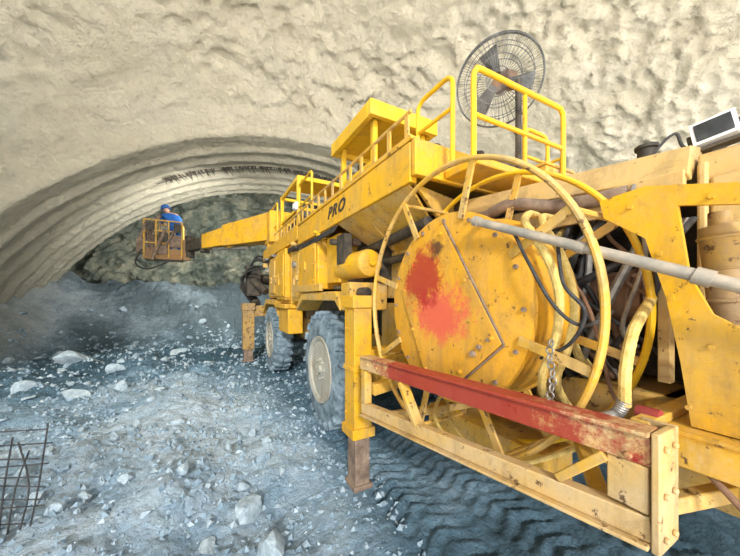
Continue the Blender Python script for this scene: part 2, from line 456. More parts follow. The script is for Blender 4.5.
for y,R in ((3.44,.7),(6.6,.68)): wheel(1.19,y,R,-1); wheel(3.41,y,R,1)

# fenders
b=B()
b.prism([(1.18,2.78,1.50),(1.18,2.9,1.62),(1.18,4.15,1.62),(1.18,4.4,1.42),(1.18,4.4,1.36),(1.18,4.12,1.52),(1.18,2.92,1.52),(1.18,2.78,1.42)],(.5,0,0))
b.box((1.19,2.55,1.43),(1.6,2.77,1.70))
b.box((1.15,3.3,1.63),(1.2,4.3,1.72))
part(b,'fender',YEL2,bevel=.01)
b=B()
b.prism([(1.2,5.8,1.30),(1.2,6.1,1.52),(1.2,7.1,1.52),(1.2,7.45,1.25),(1.2,7.45,1.17),(1.2,7.08,1.42),(1.2,6.12,1.42),(1.2,5.8,1.2)],(.45,0,0))
part(b,'fender',YEL2,bevel=.01)

# side cabinets
def cabinet(lo,hi,door=True,mat=YEL):
    b=B(); b.box(lo,hi)
    ob=part(b,'side_cabinet',mat,bevel=.012)
    if door:
        b=B(); x=lo[0]; b.box((x-.022,lo[1]+.05,lo[2]+.06),(x-.001,hi[1]-.05,hi[2]-.07))
        for y in (lo[1]+.09,hi[1]-.09):
            for z in (lo[2]+.11,(lo[2]+hi[2])/2,hi[2]-.12): b.cyl((x-.034,y,z),(x-.02,y,z),.015,n=6)
        b.box((x-.045,(lo[1]+hi[1])/2,lo[2]+.25),(x-.02,(lo[1]+hi[1])/2+.03,lo[2]+.38))
        finish(b,'door',mat,ob,bevel=.005)
cabinet((1.28,3.02,1.72),(2.0,3.40,2.26),False)
cabinet((1.20,3.5,1.66),(2.0,4.33,2.30))
cabinet((1.25,4.42,1.50),(2.0,4.93,2.35),mat=YEL2)
cabinet((1.16,5.04,1.52),(1.249,5.68,2.38))
cabinet((1.18,5.85,1.58),(1.299,6.45,2.34),mat=YEL2)
b=B()
b.box((1.25,5.0,1.45),(3.1,5.74,2.45)); b.box((1.3,5.75,1.55),(3.1,7.2,2.44))
b.box((1.15,5.01,1.37),(1.5,5.85,1.449)); b.box((1.2,4.98,.95),(1.45,5.7,1.36))
part(b,'front_body',YEL,bevel=.015)
b=B(); b.box((1.5,3.0,1.2),(3.2,5.0,2.3)); b.box((1.76,1.55,1.13),(3.1,2.99,2.28)); b.box((2.05,.35,1.14),(3.0,1.54,2.1))
part(b,'engine_bay',DARK,bevel=.01)
# small fittings along the side
rnd=random.Random(11)
for k in range(26):
    y=rnd.uniform(2.6,7.1); z=rnd.uniform(1.62,2.42); X=(1.24 if y<5 else 1.20) if y>2.95 else 1.45
    b=B(); w=rnd.uniform(.04,.14); h=rnd.uniform(.04,.18); dx=rnd.uniform(.03,.08)
    if k%3==0: b.cyl((X-dx,y,z),(X+.05,y,z),w*.4,n=14); b.cyl((X-dx-.01,y,z),(X-dx,y,z),w*.25,n=14)
    elif k%3==1: b.box((X-dx,y,z),(X+.05,y+w,z+h)); b.box((X-dx-.01,y+.01,z+h*.3),(X-dx-.001,y+w-.01,z+h*.7))
    else: b.tube([(X+.03,y,z),(X-dx,y,z),(X-dx,y+w+.1,z),(X+.03,y+w+.1,z)],.012,smooth=False)
    part(b,'side_fitting',rnd.choice([DARK,YEL2,RUST,RAIL,STEEL,DARK]),bevel=.003)
for k in range(4):
    b=B(); b.tube([(1.2-.012*k,2.9,2.3-.02*k),(1.2,4.0,2.30-.02*k),(1.21,5.0,2.36-.02*k),(1.2,6.0,2.34-.02*k),(1.25,7.2,2.36-.02*k)],.010,n=6)
    part(b,'hydraulic_hose',BLK)
# round tank
b=B(); b.lathe((1.36,2.45,1.88),(0,1,0),[(0,.02),(0,.09),(.02,.125),(.05,.135),(.6,.135)],n=28); b.ring((1.36,2.47,1.88),(0,1,0),.10,.008); b.cyl((1.36,2.42,1.88),(1.36,2.46,1.88),.03)
b.mi=1; b.box((1.5,2.5,1.7),(1.75,3.0,2.1)); b.cyl((1.3,2.42,1.6),(1.3,2.9,1.6),.05); b.box((1.22,2.75,1.9),(1.3,2.95,2.2))
part(b,'air_tank',[YEL,DARK])

# main deck with side skirt
b=B()
b.box((1.27,1.63,2.50),(3.3,7.4,2.58))
b.box((1.2,1.63,2.33),(1.26,4.4,2.60)); b.box((1.2,4.45,2.42),(1.26,7.4,2.64))
b.box((1.2,1.57,2.36),(3.3,1.62,2.6))
b.box((1.45,1.28,2.37),(2.75,1.565,2.42))
b.box((1.27,4.42,2.3),(1.6,4.46,2.49))
b.box((1.19,1.6,2.605),(1.27,4.4,2.63))
part(b,'deck',YEL,bevel=.008)
b=B()
b.prism([(1.22,1.68,2.34),(1.22,2.95,2.34),(1.62,2.75,2.02),(1.62,1.80,2.02)],(.04,0,-.02))
b.prism([(1.23,1.66,2.34),(1.27,1.66,2.34),(1.75,1.78,2.0),(1.75,1.78,2.34)],(0,.03,0))
b.prism([(1.24,2.4,2.34),(1.7,2.4,2.34),(1.7,2.4,1.9)],(0,.03,0))
b.box((1.62,1.82,1.55),(1.75,2.9,2.0))
b.mi=1
b.cyl((1.42,1.7,2.1),(1.5,2.7,2.05),.045); b.cyl((1.52,1.65,1.92),(1.55,2.6,1.9),.035)
part(b,'deck_gusset',[YEL2,DARK],bevel=.006)

b=B()
X=1.30
for z in (2.72,2.90): b.tube([(X,1.75,z),(X,7.0,z)],.014,smooth=False)
for k in range(22):
    y=1.8+k*.245; b.box((X-.008,y-.022,2.58),(X+.008,y+.022,2.90))
part(b,'handrail',YEL2)
b=B()
for z in (2.75,2.98): b.tube([(3.2,1.75,z),(3.2,7.0,z)],.016,smooth=False)
for k in range(7): b.tube([(3.2,1.75+k*.87,2.55),(3.2,1.75+k*.87,2.98)],.016,smooth=False)
part(b,'handrail',RAIL)
def gate(name,pts,extra=(),r=.018):
    b=B(); b.tube(pts,r,n=10,sub=5); 
    for p,q in extra: b.tube([p,q],r*.85,smooth=False)
    part(b,name,RAIL)
def hoopr(p,q,z0,z1,rr=.07):
    p,q=V(p),V(q); d=(q-p).normalized()
    P=[]
    P.append(V((p.x,p.y,z0))); P.append(V((p.x,p.y,(z0+z1)/2)));P.append(V((p.x,p.y,z1-rr)))
    P.append(V((p.x,p.y,z1))+d*rr*.3-V((0,0,rr*.3)));P.append(V((p.x,p.y,z1))+d*rr)
    P.append((V((p.x,p.y,z1))+V((q.x,q.y,z1)))/2)
    P.append(V((q.x,q.y,z1))-d*rr);P.append(V((q.x,q.y,z1))-d*rr*.3-V((0,0,rr*.3)));P.append(V((q.x,q.y,z1-rr)));P.append(V((q.x,q.y,(z0+z1)/2)));P.append(V((q.x,q.y,z0)))
    return P
gate('guard_rail',hoopr((1.40,1.80,0),(1.40,1.44,0),2.42,3.00),[((1.40,1.79,2.78),(1.40,1.45,2.78))],r=.016)
gate('guard_rail',hoopr((1.47,1.33,0),(2.42,1.31,0),2.40,3.00),[((1.47,1.33,2.70),(2.42,1.31,2.70)),((1.98,1.33,2.4),(1.98,1.33,2.98))],r=.018)
gate('guard_rail',hoopr((2.3,1.55,0),(2.62,1.55,0),2.40,2.95),[((2.3,1.55,2.72),(2.62,1.55,2.72))],r=.016)
b=B(); b.box((2.25,1.34,2.42),(2.62,1.5,2.555)); b.box((2.24,1.33,2.556),(2.63,1.51,2.58)); b.cyl((2.3,1.34,2.5),(2.3,1.30,2.5),.02)
part(b,'toolbox',YEL2,bevel=.006)

# operator canopy
b=B()
b.box((1.55,2.75,3.50),(2.30,3.70,3.55)); b.box((1.48,2.745,3.44),(1.545,3.705,3.60)); b.box((2.305,2.745,3.44),(2.37,3.705,3.60)); b.box((1.48,2.68,3.44),(2.37,2.74,3.60)); b.box((1.48,3.71,3.44),(2.37,3.77,3.60))
for x in (1.60,2.25):
    for y in (2.82,3.63): b.box((x-.03,y-.03,2.58),(x+.03,y+.03,3.495))
b.box((1.64,2.78,3.0),(2.2,2.82,3.05)); b.box((1.58,2.86,3.0),(1.62,3.59,3.05))
part(b,'canopy',RAIL,bevel=.006)
b=B()
b.box((1.75,3.1,2.58),(2.15,3.5,2.85)); b.box((1.75,3.45,2.85),(2.15,3.55,3.3)); b.box((1.7,2.88,2.58),(2.2,3.0,3.0)); b.box((1.75,2.97,2.58),(2.1,3.12,2.66))
part(b,'operator_seat',DARK,bevel=.03)

# front operator cage
b=B()
x0,x1,y0,y1=1.35,2.2,4.9,6.1
for x in (x0,x1):
    for y in (y0,y1): b.box((x-.03,y-.03,2.58),(x+.03,y+.03,3.56))
for z in (3.0,3.5):
    b.box((x0+.031,y0-.025,z),(x1-.031,y0+.025,z+.05)); b.box((x0+.031,y1-.025,z),(x1-.031,y1+.025,z+.05)); b.box((x0-.025,y0+.031,z),(x0+.025,y1-.031,z+.05)); b.box((x1-.025,y0+.031,z),(x1+.025,y1-.031,z+.05))
b.box((x0,y0+.05,3.57),(x1,y1-.4,3.60))
part(b,'operator_cage',RAIL,bevel=.006)
b=B(); b.box((1.42,5.0,2.58),(2.1,5.9,2.95)); part(b,'control_console',DARK,bevel=.02)
gate('guard_rail',hoopr((1.3,6.3,0),(1.3,7.2,0),2.6,3.5),[((1.3,6.3,3.05),(1.3,7.2,3.05))])
gate('guard_rail',hoopr((1.32,4.1,0),(1.32,4.75,0),2.6,3.35),[((1.32,4.1,3.0),(1.32,4.75,3.0))])
b=B(); b.box((1.285,4.85,3.0),(1.36,5.0,3.12)); b.box((1.27,4.84,3.02),(1.284,4.98,3.10)); part(b,'headlight',WHT,bevel=.01)

# rear jack (stabilizer)
b=B(); b.box((1.04,2.15,.43),(1.20,2.34,1.55)); b.box((1.02,2.13,.42),(1.22,2.36,.50)); b.box((1.02,2.13,1.47),(1.22,2.36,1.57)); b.box((1.19,2.18,.85),(1.8,2.32,1.12))
b.box((1.03,2.14,.95),(1.21,2.35,.99)); b.bolts([(1.07,2.15,z) for z in (.6,.75,1.1,1.3)],(0,-1,0)); b.bolts([(1.04,2.3,z) for z in (.6,.75,1.1,1.3)],(-1,0,0))
jk=part(b,'stabilizer',YEL,bevel=.008,label='dirty yellow box-section stabilizer leg')
b=B(); b.box((1.06,2.17,.0),(1.19,2.32,.41)); b.box((1.04,2.15,-0.01),(1.21,2.34,.03))
finish(b,'foot',RUST,jk,'rusty steel jack foot',bevel=.006)
b=B(); b.box((.80,7.80,.30),(1.06,8.05,1.38)); b.box((.78,7.78,1.25),(1.08,8.07,1.42)); b.box((1.05,7.84,1.1),(1.8,8.0,1.36))
jk=part(b,'stabilizer',CAN,bevel=.008,label='dirty yellow-brown front stabilizer leg')
b=B(); b.box((.83,7.83,.0),(1.03,8.02,.29)); b.box((.79,7.79,-0.01),(1.07,8.06,.04))
finish(b,'foot',RUST,jk,'rusty steel jack foot',bevel=.006)

# ---- cable reel
RC=V((1.2,1.297,1.5)); RB=1.56; RR=.79
b=B()
RD=.53
b.lathe((1.2,RC.y,RC.z),(1,0,0),[(0,.001),(0,RD-.02),(.005,RD),(.03,RD),(.035,RD-.012),(.32,RD-.012),(.325,RD),(.36,RD),(.36,.001)],n=72)
reel=part(b,'cable_reel',DRUM,angle=40,label='orange-yellow cable reel drum with red paint smears')
b=B()
cx=1.2
def fp(y,z,x=cx): return (x,y,z)
b.prism([fp(1.70,1.60),fp(1.60,1.78),fp(1.30,1.97),fp(.91,1.34),fp(1.15,1.12),fp(1.45,1.08)],(-.018,0,0))
for (y,z) in ((1.66,1.60),(1.57,1.76),(1.31,1.92),(1.13,1.64),(.96,1.36),(1.16,1.16),(1.44,1.12),(1.57,1.35)): b.cyl((cx-.016,y,z),(cx-.030,y,z),.011,n=6)
b.mi=1; b.cyl((cx,1.07,1.27),(cx-.036,1.07,1.27),.016,n=12); b.cyl((cx,1.03,1.31),(cx-.036,1.03,1.31),.012,n=12); b.cyl((cx,.98,1.35),(cx-.03,.98,1.35),.009,n=12)
b.beam((cx-.010,1.29,1.975),(cx-.010,.90,1.335),.010,.010,up=(1,0,0)); b.beam((cx-.010,.90,1.335),(cx-.010,1.15,1.113),.010,.008,up=(1,0,0))
finish(b,'cover_plate',[DRUM,RUST],reel,bevel=.002,origin=(1.38,RC.y,RC.z))
first=None
for k in range(16):
    a0=2*math.pi*k/16; c=V((cx-.007,RC.y+.49*math.cos(a0),RC.z+.49*math.sin(a0)))
    if first is None:
        b=B(); b.cyl(c+V((.007,0,0)),c-V((.007,0,0)),.011,n=6); first=finish(b,'flange_bolt',RUST,reel)
    else:
        o=first.copy(); place(o,c,reel)
for x in (1.19,RB):
    b=B(); b.ring((x,RC.y,RC.z),(1,0,0),RR,.014,n=96,m=10,rw=.018); finish(b,'hoop',YEL2 if x<1.3 else RAIL,reel)
    for k in range(8):
        a0=2*math.pi*(k+.35)/8; d=V((0,math.cos(a0),math.sin(a0)))
        b=B(); b.beam(V((x,RC.y,RC.z))+d*(RD-.04),V((x,RC.y,RC.z))+d*(RR-.005),.014,.038,up=V((1,0,0)).cross(d)); finish(b,'spoke',YEL2,reel)
for k in (1,3,5,6,7):
    a0=2*math.pi*(k+.35)/8; d=V((0,math.cos(a0),math.sin(a0)))
    b=B(); b.tube([V((1.19,RC.y,RC.z))+d*(RR-.01),V((RB,RC.y,RC.z))+d*(RR-.01)],.013,smooth=False); finish(b,'cross_bar',YEL2,reel)
b=B(); b.cyl((1.56,RC.y,RC.z),(2.0,RC.y,RC.z),.09); b.cyl((1.6,RC.y,RC.z),(1.68,RC.y,RC.z),.2,n=24); b.box((1.7,1.1,.9),(1.78,1.5,1.75))
part(b,'reel_mount',DARK,bevel=.006)

# swing pipe across the reel
b=B(); p,q=V((1.13,1.02,1.92)),V((1.32,-.15,1.42))
b.cyl(p,q,.019,n=20); d=(q-p).normalized(); b.cyl(p+d*.46,p+d*.49,.023,n=20); b.cyl(p,p+d*.03,.024,n=20); b.cyl(p+d*.78,p+d*.82,.025,n=20)
b.cyl(p+V((.02,0,0)),p+V((.45,.05,.02)),.016)
part(b,'swing_pipe',PIPE)

# ---- reel guard frame
L0=V((1.0,1.89,0)); L1=V((1.12,.36,0))
def gp(s,z): p=L0.lerp(L1,s); return V((p.x,p.y,z))
b=B()
b.beam(gp(-.02,1.085),gp(1.0,1.115),.05,.085)
b.beam(gp(-.0,1.136),gp(1.0,1.166),.09,.013)
b.bolts([gp(s,1.09)+V((-.025,0,0)) for s in (.05,.12,.97)],(-1,0,0))
gd=part(b,'reel_guard',BARR,bevel=.004,label='welded steel guard frame with red painted bar')
b=B(); b.beam(gp(-.01,.77),gp(1.0,.895),.05,.07); b.beam(gp(0,.727),gp(1.0,.853),.10,.012)
finish(b,'lower_bar',BAR,gd,bevel=.004)
b=B(); b.beam(gp(0.01,.81),gp(0.01,1.04),.055,.06,up=(0,1,0)); finish(b,'post',YEL2,gd,bevel=.005)
b=B(); b.beam(gp(0.965,.935),gp(0.965,1.07),.045,.10,up=(0,1,0)); finish(b,'post',BAR,gd,bevel=.005)
for (s0,z0,s1,z1) in ((.27,1.05,.36,.84),(.84,.92,.93,1.06)):
    b=B(); b.beam(gp(s0,z0),gp(s1,z1),.03,.06,up=(1,0,0)); finish(b,'brace',YEL2,gd,bevel=.004)
b=B(); b.box((1.085,.335,.84),(1.205,.355,1.175)); b.box((1.206,.335,.84),(1.22,.42,1.175))
b.bolts([(1.115+.06*i,.335,z) for i in (0,1) for z in (.88,1.0,1.13)],(0,-1,0),r=.01)
finish(b,'corner_plate',BAR,gd,bevel=.004)
for p,q,w,h in (((1.2,.40,.9),(1.75,.15,.98),.04,.05),((1.2,.42,1.15),(1.8,.42,1.15),.05,.03),((1.04,1.86,.9),(1.75,1.95,.95),.06,.08),((1.05,1.7,.76),(1.75,1.4,.85),.05,.05),((1.15,.5,.88),(1.75,.9,.9),.05,.05)):
    b=B(); b.beam(p,q,w,h); finish(b,'support_arm',YEL2,gd,bevel=.005)

b=B(); b.box((1.30,-.4,1.10),(1.9,.42,1.135)); b.box((1.28,-.4,1.03),(1.299,.42,1.12)); b.box((1.45,-.4,.9),(1.9,.3,1.05)); b.box((1.6,.31,.85),(1.74,1.2,.97))
b.box((1.42,.05,1.136),(1.75,.28,1.2))
part(b,'reel_table',YEL2,bevel=.004)
# bracket plate with opening
x=1.36
b=B()
b.prism([(x,.60,1.93),(x,.46,1.945),(x,.385,1.925),(x,.0,1.82),(x,.0,1.765),(x,.378,1.855),(x,.350,1.62),(x,.30,1.50),(x,.20,1.43),(x,.0,1.39),(x,.0,1.14),(x,.345,1.14),(x,.37,1.34),(x,.405,1.55),(x,.46,1.76),(x,.585,1.86)],(.022,0,0))
b.box((x+.023,.46,1.905),(x+.13,.595,1.925)); b.beam((x+.08,.45,1.925),(x+.08,.0,1.80),.10,.012)
b.box((x+.023,.30,1.14),(x+.14,.32,1.48)); b.box((x+.023,.05,1.21),(x+.14,.07,1.38))
b.bolts([(x,.35,1.2),(x,.3,1.4),(x,.5,1.88),(x,.2,1.2),(x,.2,1.35),(x,.3,1.86),(x,.42,1.70),(x,.39,1.55),(x,.12,1.30)],(-1,0,0),r=.008)
part(b,'bracket',YEL,bevel=0,label='bright yellow flat bracket plate with mud splashes')
b=B(); b.cyl((1.58,.30,1.46),(1.58,.33,1.80),.055,n=28); b.ring((1.58,.325,1.76),(0,.05,1),.057,.007); b.ring((1.58,.31,1.54),(0,.05,1),.057,.007); b.ring((1.58,.315,1.65),(0,.05,1),.056,.004); b.cyl((1.58,.33,1.80),(1.58,.33,1.85),.03)
part(b,'filter_canister',CAN)

# hood: boxy engine covers
b=B()
b.box((1.72,-1.1,1.2),(3.2,.42,2.12)); b.box((1.70,-.2,1.5),(1.719,.38,2.02)); b.box((1.68,-.05,1.62),(1.699,.0,1.68)); b.box((1.69,.385,1.25),(1.719,.415,2.08))
part(b,'hood',YEL3,bevel=.012,label='pale dusty yellow boxy engine cover')
b=B()
b.prism([(1.66,.43,2.04),(1.70,.43,2.16),(1.95,.43,2.2),(3.2,.43,2.2),(3.2,.43,2.14),(1.95,.43,2.14),(1.76,.43,2.1),(1.70,.43,2.02)],(0,1.2,.12))
b.box((1.655,.44,1.93),(1.685,1.62,2.06))
b.beam((1.68,.50,1.93),(1.68,.50,1.2),.05,.04,up=(0,1,0)); b.beam((1.70,1.5,2.1),(1.70,1.5,1.2),.04,.04,up=(0,1,0))
part(b,'hood',YEL3,bevel=.004,label='pale dusty yellow hood roof panel')
b=B(); b.cyl((1.85,.62,2.15),(1.85,.62,2.26),.035); b.cyl((1.85,.62,2.26),(1.85,.62,2.275),.045)
part(b,'filler_cap',DARK)
b=B(); M=Matrix.Translation((1.84,.40,2.235))@Matrix.Rotation(math.radians(8),4,'Z')@Matrix.Rotation(math.radians(12),4,'Y')@Matrix.Rotation(math.radians(-10),4,'X')
b.box((-.029,-.058,-.045),(.045,.058,.045),M); b.mi=0; b.box((-.035,-.064,-.051),(-.030,.064,.051),M); b.mi=1; b.box((-.039,-.052,-.040),(-.0355,.052,.040),M)
b.mi=2
for k in range(5): b.box((-.02+.013*k,-.06,.0455),(-.015+.013*k,.06,.055),M)
b.box((.0,-.02,-.12),(.03,.02,-.05),M); b.cyl(M@V((.0,-.072,-.06)),M@V((.0,-.072,.02)),.007); b.cyl(M@V((.0,.072,-.06)),M@V((.0,.072,.02)),.007); b.box((-.02,-.08,-.075),(.02,.08,-.06),M)
wl=part(b,'work_light',[WHT,GLASS,DARK],bevel=.002,label='white square tilted work light with dark glass')
b=B(); b.tube([(1.9,.4,2.22),(1.82,.48,2.20),(1.78,.5,2.26),(1.74,.55,2.2),(1.72,.6,2.1)],.006); part(b,'light_cable',BLK)

# engine bay clutter
rnd=random.Random(3)
for k in range(56):
    b=B(); y0=rnd.uniform(.42,1.8); z0=rnd.uniform(1.75,2.05); y1=y0+rnd.uniform(-.4,.4); z1=rnd.uniform(1.1,1.5); xx=rnd.uniform(1.6,1.9)
    b.tube([(xx+.1,y0,z0+.05),(xx,y0,z0-.05),(xx-.06,(y0+y1)/2+rnd.uniform(-.15,.15),(z0+z1)/2),(xx-.0,y1,z1),(xx+.15,y1,z1-.1)],rnd.choice([.009,.012,.016,.02]),n=8)
    part(b,'hydraulic_hose',rnd.choice([BLK,BLK,BLK,TAN,STEEL,HOSE]))
for k in range(9):
    b=B(); o=rnd.uniform(-.04,.04); z0=rnd.uniform(1.25,1.45)
    b.tube([(1.62,.42+o,1.85),(1.50+o,.43,1.72),(1.47,.41+o,1.58),(1.5,.36+o,z0),(1.6,.25,z0-.08)],rnd.choice([.008,.011]),n=8); part(b,'hydraulic_hose',rnd.choice([BLK,TAN,STEEL]))
for k in range(14):
    b=B(); y0=rnd.uniform(.45,1.5); z0=rnd.uniform(1.2,2.0); xx=rnd.uniform(1.72,1.95); s_=rnd.uniform(.05,.12)
    if k%2: b.box((xx,y0,z0),(xx+.1,y0+s_,z0+s_*1.3)); b.cyl((xx-.03,y0+s_/2,z0+s_/2),(xx+.01,y0+s_/2,z0+s_/2),s_*.3,n=12)
    else: b.cyl((xx,y0,z0),(xx+.02,y0+.25,z0),s_*.45,n=14); b.ring((xx+.01,y0+.1,z0),(0,1,0),s_*.47,.006,n=20,m=6)
    part(b,'valve',rnd.choice([TAN,RUST,YEL2,STEEL]),bevel=.003)
b=B(); b.cyl((1.85,.6,1.55),(1.85,1.1,1.55),.13,n=24); b.ring((1.85,.65,1.55),(0,1,0),.13,.01); part(b,'air_filter',TAN,bevel=.006)
b=B(); b.tube([(1.7,1.6,2.12),(1.6,1.35,2.08),(1.58,1.15,2.1),(1.62,.9,2.03),(1.66,.62,2.02)],.035,n=12,corr=.06,sub=10); part(b,'air_duct',RUST)
def hose(name,pts,r,mat,corr=0,sub=10):
    b=B(); b.tube(pts,r,n=10,sub=sub,corr=corr); part(b,name,mat)
hose('wrapped_hose',[(1.62,1.0,2.0),(1.42,.93,1.97),(1.28,.86,1.90),(1.21,.78,1.82),(1.21,.71,1.70),(1.22,.675,1.55),(1.22,.69,1.38),(1.22,.74,1.24),(1.3,.78,1.12),(1.5,.8,1.0)],.017,HOSE,.07)
hose('wrapped_hose',[(1.62,.92,1.97),(1.42,.86,1.94),(1.30,.78,1.86),(1.25,.70,1.76),(1.25,.655,1.64),(1.25,.635,1.5),(1.24,.655,1.35),(1.25,.7,1.2),(1.5,.75,1.0)],.015,HOSE,.07)
hose('wrapped_hose',[(1.6,.52,1.55),(1.5,.5,1.52),(1.38,.48,1.48),(1.3,.475,1.42),(1.25,.475,1.3),(1.26,.48,1.18)],.018,HOSE,.06)
hose('cable_sock',[(1.26,.48,1.2),(1.25,.50,1.15),(1.2,.52,1.135),(1.14,.55,1.13)],.02,STEEL,.12,14)
hose('hydraulic_hose',[(1.22,.68,1.75),(1.15,.62,1.6),(1.17,.56,1.5),(1.19,.62,1.38),(1.22,.75,1.3)],.007,BLK)
hose('hydraulic_hose',[(1.18,.85,1.85),(1.15,.76,1.7),(1.16,.66,1.52),(1.2,.58,1.45),(1.35,.55,1.5)],.007,BLK)
hose('hydraulic_hose',[(1.6,1.6,1.0),(1.3,1.5,.82),(1.2,1.2,.74),(1.25,.9,.78),(1.5,.7,.9)],.012,HOSE)
hose('hydraulic_hose',[(1.6,1.7,.95),(1.35,1.4,.78),(1.3,1.1,.72),(1.35,.8,.74),(1.6,.55,.95)],.010,HOSE)
hose('tow_rope',[(1.3,.3,1.04),(1.28,.2,.95),(1.3,.12,.88),(1.36,.14,.84),(1.42,.22,.88)],.010,TAN)
b=B()
for k in range(9):
    b.ring((1.14,.66+.006*math.sin(k),1.38-.028*k),(1,0,0) if k%2 else (0,1,0),.013,.0035,n=12,m=6)
part(b,'chain',STEEL)
b=B(); b.cyl((1.30,.40,1.16),(1.30,.46,1.16),.025); part(b,'red_clamp',REDP)
b=B(); b.box((1.5,.9,.55),(1.76,1.8,.75)); part(b,'step_box',YEL2,bevel=.01)

# front booms and drill rigging
b=B()
b.box((1.5,7.4,1.5),(3.1,8.2,2.6)); b.cyl((1.7,8.2,2.0),(1.2,8.9,2.1),.14); b.cyl((1.35,7.9,1.7),(.95,8.6,2.2),.10); b.box((.95,8.3,1.6),(1.3,8.7,2.4)); b.cyl((1.2,8.5,1.4),(1.0,9.6,1.9),.12); b.cyl((2.6,8.1,2.2),(2.9,10.8,2.6),.18); b.box((2.5,9.8,2.3),(3.2,12.0,2.6))
part(b,'drill_boom',DARK,bevel=.02)
for k in range(8):
    b=B(); o=rnd.uniform(-.15,.15)
    b.tube([(1.4+o,7.6,2.4+o),(1.1+o,8.0,2.5+o*2),(.95+o,8.3,2.1+o),(1.05,8.5,1.6+o),(1.3,8.6,1.4)],.025,n=6); part(b,'hydraulic_hose',BLK)
# lifting boom
b=B()
b.beam((1.45,6.9,3.14),(.55,8.7,3.16),.42,.62,w2=.40,h2=.54); b.beam((.7,8.4,3.16),(.05,9.7,3.13),.34,.48,w2=.32,h2=.40)
b.cyl((1.45,6.9,2.5),(1.45,6.9,3.0),.25,n=24); b.box((1.2,6.6,2.75),(1.75,7.2,3.42)); b.box((.50,8.45,2.83),(.78,8.8,3.47))
bm_=part(b,'lifting_boom',YEL,bevel=.015)
b=B(); b.beam((.12,9.55,3.12),(-.42,10.5,3.08),.24,.30); b.box((-.12,9.7,2.86),(.12,10.0,3.34)); finish(b,'boom_joint',DARK,bm_,bevel=.01)
b=B(); b.cyl((-.40,10.5,2.76),(-.40,10.5,3.4),.13); finish(b,'boom_pivot',DARK,bm_)
b=B(); b.cyl((.9,7.9,2.78),(.2,9.3,2.9),.05); b.cyl((.45,8.8,2.86),(.2,9.3,2.9),.035); finish(b,'boom_cylinder',STEEL,bm_)
# basket
bx0,bx1,by0,by1,bz=-1.50,-.60,10.4,11.05,2.72
b=B(); b.box((bx0,by0,bz+.001),(bx1,by1,bz+.06)); b.box((bx0-.02,by0-.02,bz-.06),(bx1+.02,by1+.02,bz)); b.box((bx0,by0,bz+.061),(bx1,by0+.02,bz+.25)); b.box((-.57,10.42,bz-.05),(-.38,10.6,bz+.55))
bk=part(b,'basket',ORNG,bevel=.008,label='cluttered rusty yellow work basket at the boom tip')
b=B()
for x in (bx0,-1.22,-.92,bx1):
    for y in (by0,by1): b.tube([(x,y,bz),(x,y,bz+1.05)],.025,smooth=False)
for z in (.4,.75,1.05):
    b.tube([(bx0,by0,bz+z),(bx1,by0,bz+z),(bx1,by1,bz+z),(bx0,by1,bz+z)],.022,smooth=False,closed=True)
finish(b,'basket_rail',YEL2,bk)
b=B(); 
for k in range(9): x=bx0+.04+k*.05; b.tube([(x,by0,bz+.05),(x,by0,bz+1.02)],.010,n=5,smooth=False)
b.box((bx0+.05,by0+.1,bz+.06),(bx0+.45,by0+.5,bz+.65)); b.cyl((-1.45,10.5,bz+.5),(-1.15,10.6,bz+1.25),.05); b.cyl((-1.3,10.3,bz-.1),(-1.0,10.35,bz+.8),.04); b.box((-1.68,10.4,bz+.1),(-1.5,10.6,bz+.5)); b.box((-.9,10.37,bz+.3),(-.62,10.42,bz+.65)); b.box((-1.2,10.36,bz+.1),(-.95,10.4,bz+.35)); b.cyl((-1.65,10.45,bz+.3),(-1.45,10.4,bz+.95),.045); b.cyl((-1.0,10.36,bz+.3),(-.7,10.36,bz+.95),.035)
finish(b,'drill_equipment',RUST,bk,label='rusty brown equipment in the basket')
for lo_,hi_ in (((-.80,10.32,bz+.72),(-.62,10.36,bz+.98)),((-1.45,10.34,bz+.72),(-1.28,10.37,bz+.98)),((-1.15,10.33,bz+.45),(-.95,10.37,bz+.7))):
    b=B(); b.box(lo_,hi_); finish(b,'basket_control_box',DARK,bk)
b=B(); b.tube([(-1.55,10.4,bz+.2),(-1.68,10.35,bz-.2),(-1.4,10.4,bz-.35),(-.9,10.4,bz-.1)],.025,n=6); finish(b,'basket_hose',BLK,bk)
for lo_,hi_ in (((1.5,4.0,2.58),(2.0,4.6,2.9)),((2.3,2.0,2.58),(2.9,2.6,2.95)),((1.6,1.85,2.58),(2.1,2.1,2.78))):
    b=B(); b.box(lo_,hi_); b.cyl((lo_[0]+.1,lo_[1]+.1,hi_[2]),(lo_[0]+.1,lo_[1]+.1,hi_[2]+.06),.05); part(b,'deck_equipment',DARK,bevel=.02)
# lettering
cu=bpy.data.curves.new('lettering','FONT'); cu.body='PRO'; cu.size=.165; cu.extrude=.002; cu.align_x='CENTER'; cu.offset=.005; cu.shear=.35; cu.space_character=1.2
to=bpy.data.objects.new('lettering_tmp',cu); COL.objects.link(to); bpy.context.view_layer.update()
me=bpy.data.meshes.new_from_object(to.evaluated_get(bpy.context.evaluated_depsgraph_get())); bpy.data.objects.remove(to)
me.transform(Matrix(((0,0,-1,0),(-1.3,0,0,0),(0,1,0,0),(0,0,0,1))))
me.materials.clear(); me.materials.append(INK)
lo=bpy.data.objects.new('lettering',me); place(lo,(1.196,2.93,2.425),J); lo['label']='slanted black block letters PRO'

